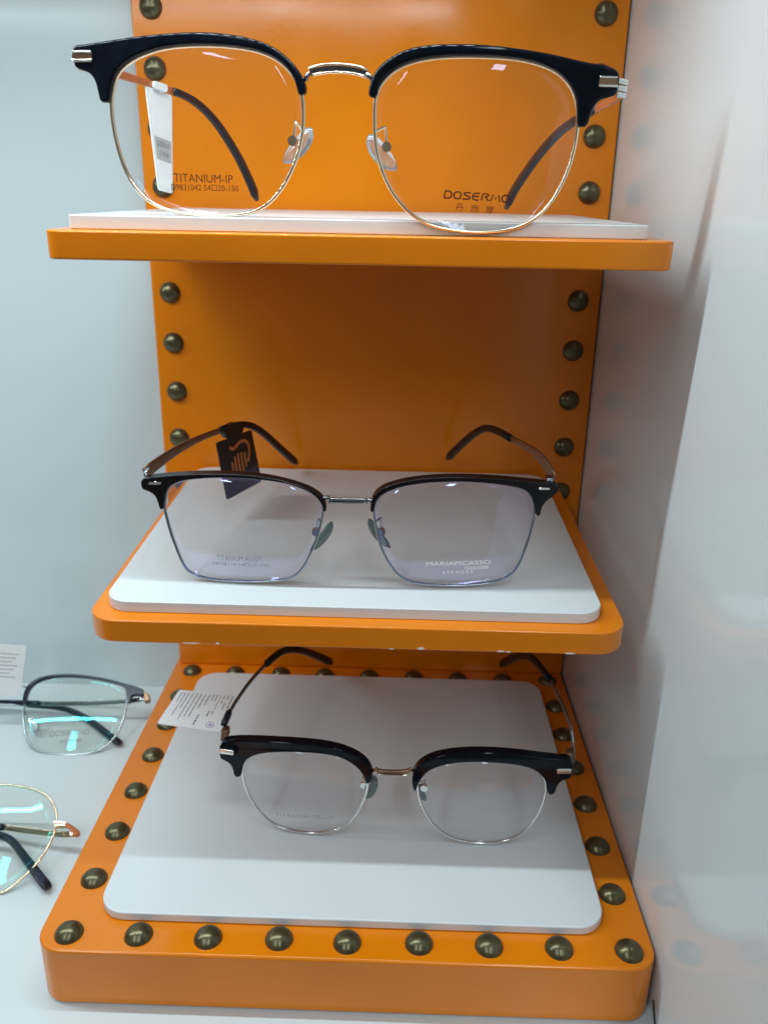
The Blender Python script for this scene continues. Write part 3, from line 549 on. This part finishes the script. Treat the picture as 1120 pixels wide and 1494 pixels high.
# ---------------------------------------------------------------- swing tags
def card_obj(name, P, th, material, parent=None, sub=1, round_=True):
    P = [Vector(p) for p in P]
    n = (P[1]-P[0]).cross(P[-1]-P[0]).normalized()
    if n.y > 0: n = -n                      # n faces the viewer
    Q = []
    m_ = len(P)
    for i in range(m_):                     # rounded corners
        a, b_, c_ = P[i-1], P[i], P[(i+1) % m_]
        r = .10
        e1 = b_+(a-b_).normalized()*r; e2 = b_+(c_-b_).normalized()*r
        for t in (0, .33, .67, 1): Q.append(e1*(1-t)**2+b_*2*t*(1-t)+e2*t*t)
    k = len(Q)
    V = [p+n*th/2 for p in Q]+[p-n*th/2 for p in Q]
    F = [list(range(k)), list(range(k, 2*k))[::-1]]+[(i, k+i, k+(i+1) % k, (i+1) % k) for i in range(k)]
    me = mesh(name, V, F)
    bm = bmesh.new(); bm.from_mesh(me); bmesh.ops.recalc_face_normals(bm, faces=bm.faces[:]); bm.to_mesh(me); bm.free()
    return link(name, me, material, parent), n
def bil(P, s, t):
    a, b_, c_, d_ = [Vector(p) for p in P]
    return a.lerp(b_, s).lerp(d_.lerp(c_, s), t)
def patch(name, P, s0, t0, s1, t1, n, lift, material, parent):
    me = mesh(name, [bil(P, s, t)+n*lift for s, t in ((s0, t0), (s1, t0), (s1, t1), (s0, t1))], [(0, 1, 2, 3)])
    return link(name, me, material, parent)
def card_text(VF, P, s0, t0, s1, t1, n, lift, material, parent, swap=False, name='lettering'):
    V, F = VF
    x0 = min(v[0] for v in V); x1 = max(v[0] for v in V); y0 = min(v[1] for v in V); y1 = max(v[1] for v in V)
    W = []
    for v in V:
        a, b_ = (v[0]-x0)/(x1-x0), (v[1]-y0)/(y1-y0)
        W.append(bil(P, s0+(s1-s0)*a, t1+(t0-t1)*b_)+n*lift if not swap else bil(P, s1+(s0-s1)*(1-b_), t0+(t1-t0)*a)+n*lift)
    return link(name, mesh(name, W, F), material, parent)
def tag_root(name, P, label):
    o = empty(name, Matrix.Identity(4)); tag(o, label, 'tag', 'tags on the glasses'); return o
# white tag in a clear sleeve, top pair
P = D['tag_top']['card']; r = tag_root('swing_tag', P, 'long white swing tag with grey band hanging inside the left lens of top glasses')
cd, n = card_obj('sleeve', P, .05, M['sleeve'], r)
I = [bil(P, .09, .05), bil(P, .93, .06), bil(P, .93, .97), bil(P, .12, .96)]
cd2, n = card_obj('card', I, .062, M['card'], r)
patch('grey_band', I, 0.0, .45, 1.0, .70, n, .034, M['card_grey'], cd2)
card_text(stroke_mesh('DOSERMO', .08), I, .14, .485, .86, .55, n, .038, M['ink_grey'], cd2)
card_text(text_mesh('丹 西 摩'), I, .25, .59, .80, .65, n, .038, M['ink_grey'], cd2)
card_obj('loop', D['tag_top']['band'], .26, M['card'], r)
# black tag, middle pair
P = D['tag_mid']['card']; r = tag_root('swing_tag', P, 'black swing tag with copper harp emblem on the middle glasses')
cd, n = card_obj('card', P, .05, M['card_black'], r)
patch('blue_band', P, .0, .66, 1., .985, n, .028, M['card_blue'], cd)
def ribbon(pts, wd, name):
    Q = chaikin([(*p, 0) for p in pts], 2, False); V = []; F = []
    for i, p in enumerate(Q):
        t = (Q[min(i+1, len(Q)-1)]-Q[max(i-1, 0)]).normalized(); nn = Vector((-t.y, t.x, 0))*wd
        for q in (p+nn, p-nn): V.append(bil(P, q.x, q.y)+n*.032)
        if i: k = len(V); F.append((k-4, k-3, k-1, k-2))
    link(name, mesh(name, V, F), M['orange_print'], cd)
ribbon([(.30, .15), (.38, .21), (.50, .17), (.62, .12), (.78, .14), (.84, .26), (.80, .40), (.72, .52)], .030, 'harp_emblem')
for k, (t0, t1) in enumerate(((.42, .66), (.34, .68), (.31, .68), (.31, .66), (.33, .60))):
    s = .30+.095*k; ribbon([(s, t0), (s-.02, (t0+t1)/2), (s-.02, t1)], .026, 'harp_string')
card_obj('loop', D['tag_mid']['band'], .24, M['card_black'], r)
# white printed tag lying left of the lower pair
P = D['tag_low']['card']; r = tag_root('swing_tag', P, 'white printed tag sticking out left of the lowest glasses')
cd, n = card_obj('card', P, .03, M['card'], r)
if n.z < 0: n = -n
rows = [(.93, .03, .28, .012), (.93, .3, .36, .02), (.86, .02, .14, .012), (.86, .22, .42, .012), (.80, .03, .16, .01), (.80, .2, .24, .012), (.74, .04, .42, .008), (.74, .48, .58, .012), (.68, .04, .2, .011), (.68, .5, .62, .012), (.62, .04, .10, .010), (.62, .14, .20, .01), (.55, .05, .34, .011), (.55, .62, .78, .016), (.55, .8, .9, .016), (.48, .05, .46, .011), (.41, .05, .7, .011), (.34, .05, .72, .011), (.27, .06, .82, .010), (.20, .07, .5, .011), (.14, .06, .74, .010), (.08, .08, .34, .011)]
V = []; F = []
for s, t0, t1, wd in rows:
    t = t0
    while t < t1:
        l = random.uniform(.010, .026)
        k = len(V); j = random.uniform(.7, 1.15)
        for a, b_ in ((s-wd*j, t), (s+wd*j, t), (s+wd*j, t+l), (s-wd*j, t+l)): V.append(bil(P, a, b_)+n*.018)
        F.append((k, k+1, k+2, k+3)); t += l+random.uniform(.006, .014)
pr = link('print', mesh('print', V, F), M['ink_grey'] if 0 else simple('print_ink', (.10, .10, .14), .6, vary=.1), cd); pr['kind'] = 'stuff'
V = []; F = []
for k in range(24):
    a = 2*math.pi*k/24
    for rr in (.062, .050): V.append(bil(P, .80+rr*math.cos(a), .85+rr*1.25*math.sin(a))+n*.018)
    F.append((2*k, 2*k+1, (2*k+3) % 48, (2*k+2) % 48))
link('round_seal', mesh('round_seal', V, F), simple('violet_ink', (.30, .26, .42), .6, vary=.1), cd)
patch('seal_mark', P, .78, .825, .83, .88, n, .018, simple('violet_mark', (.30, .26, .45), .6, vary=.1), cd)
q0, q1 = [Vector(p) for p in D['tag_low']['band']]
d_ = (q1-q0)
sweep('loop', [q0-d_*.1, q0+d_*.15, q1-d_*.05, q1+d_*.15], [(.08, .11), (.11, .15), (.11, .15), (.08, .11)], M['tip'], r, up=(1, 0, 0), ns=10, flat=True)
# white card behind the folded pair, at the left edge
P = D['tag_side']['card']; r = tag_root('swing_tag', P, 'white card with faint lines behind the folded navy glasses')
PP = [P[0], P[1], P[3], P[4]]
cd, n = card_obj('card', [Vector(p) for p in P], .03, M['card'], r)
for k in range(7):
    patch('printed_line', PP, .3, .16+k*.075, .88-.07*(k % 3), .178+k*.075, n, .018, M['ink_faint'], cd)

# thin cable behind the base, lower right
P = [(10.03, -18.0, .9), (10.04, -18.35, .35), (10.06, -18.7, .06), (10.05, -19.6, .05), (10.02, -21, .05)]
cb = sweep('cable', chaikin(P, 2, False), (.035, .035), M['cable'], None, ns=6)
tag(cb, 'thin black cable on the floor by the front right corner of the stand', 'cable')
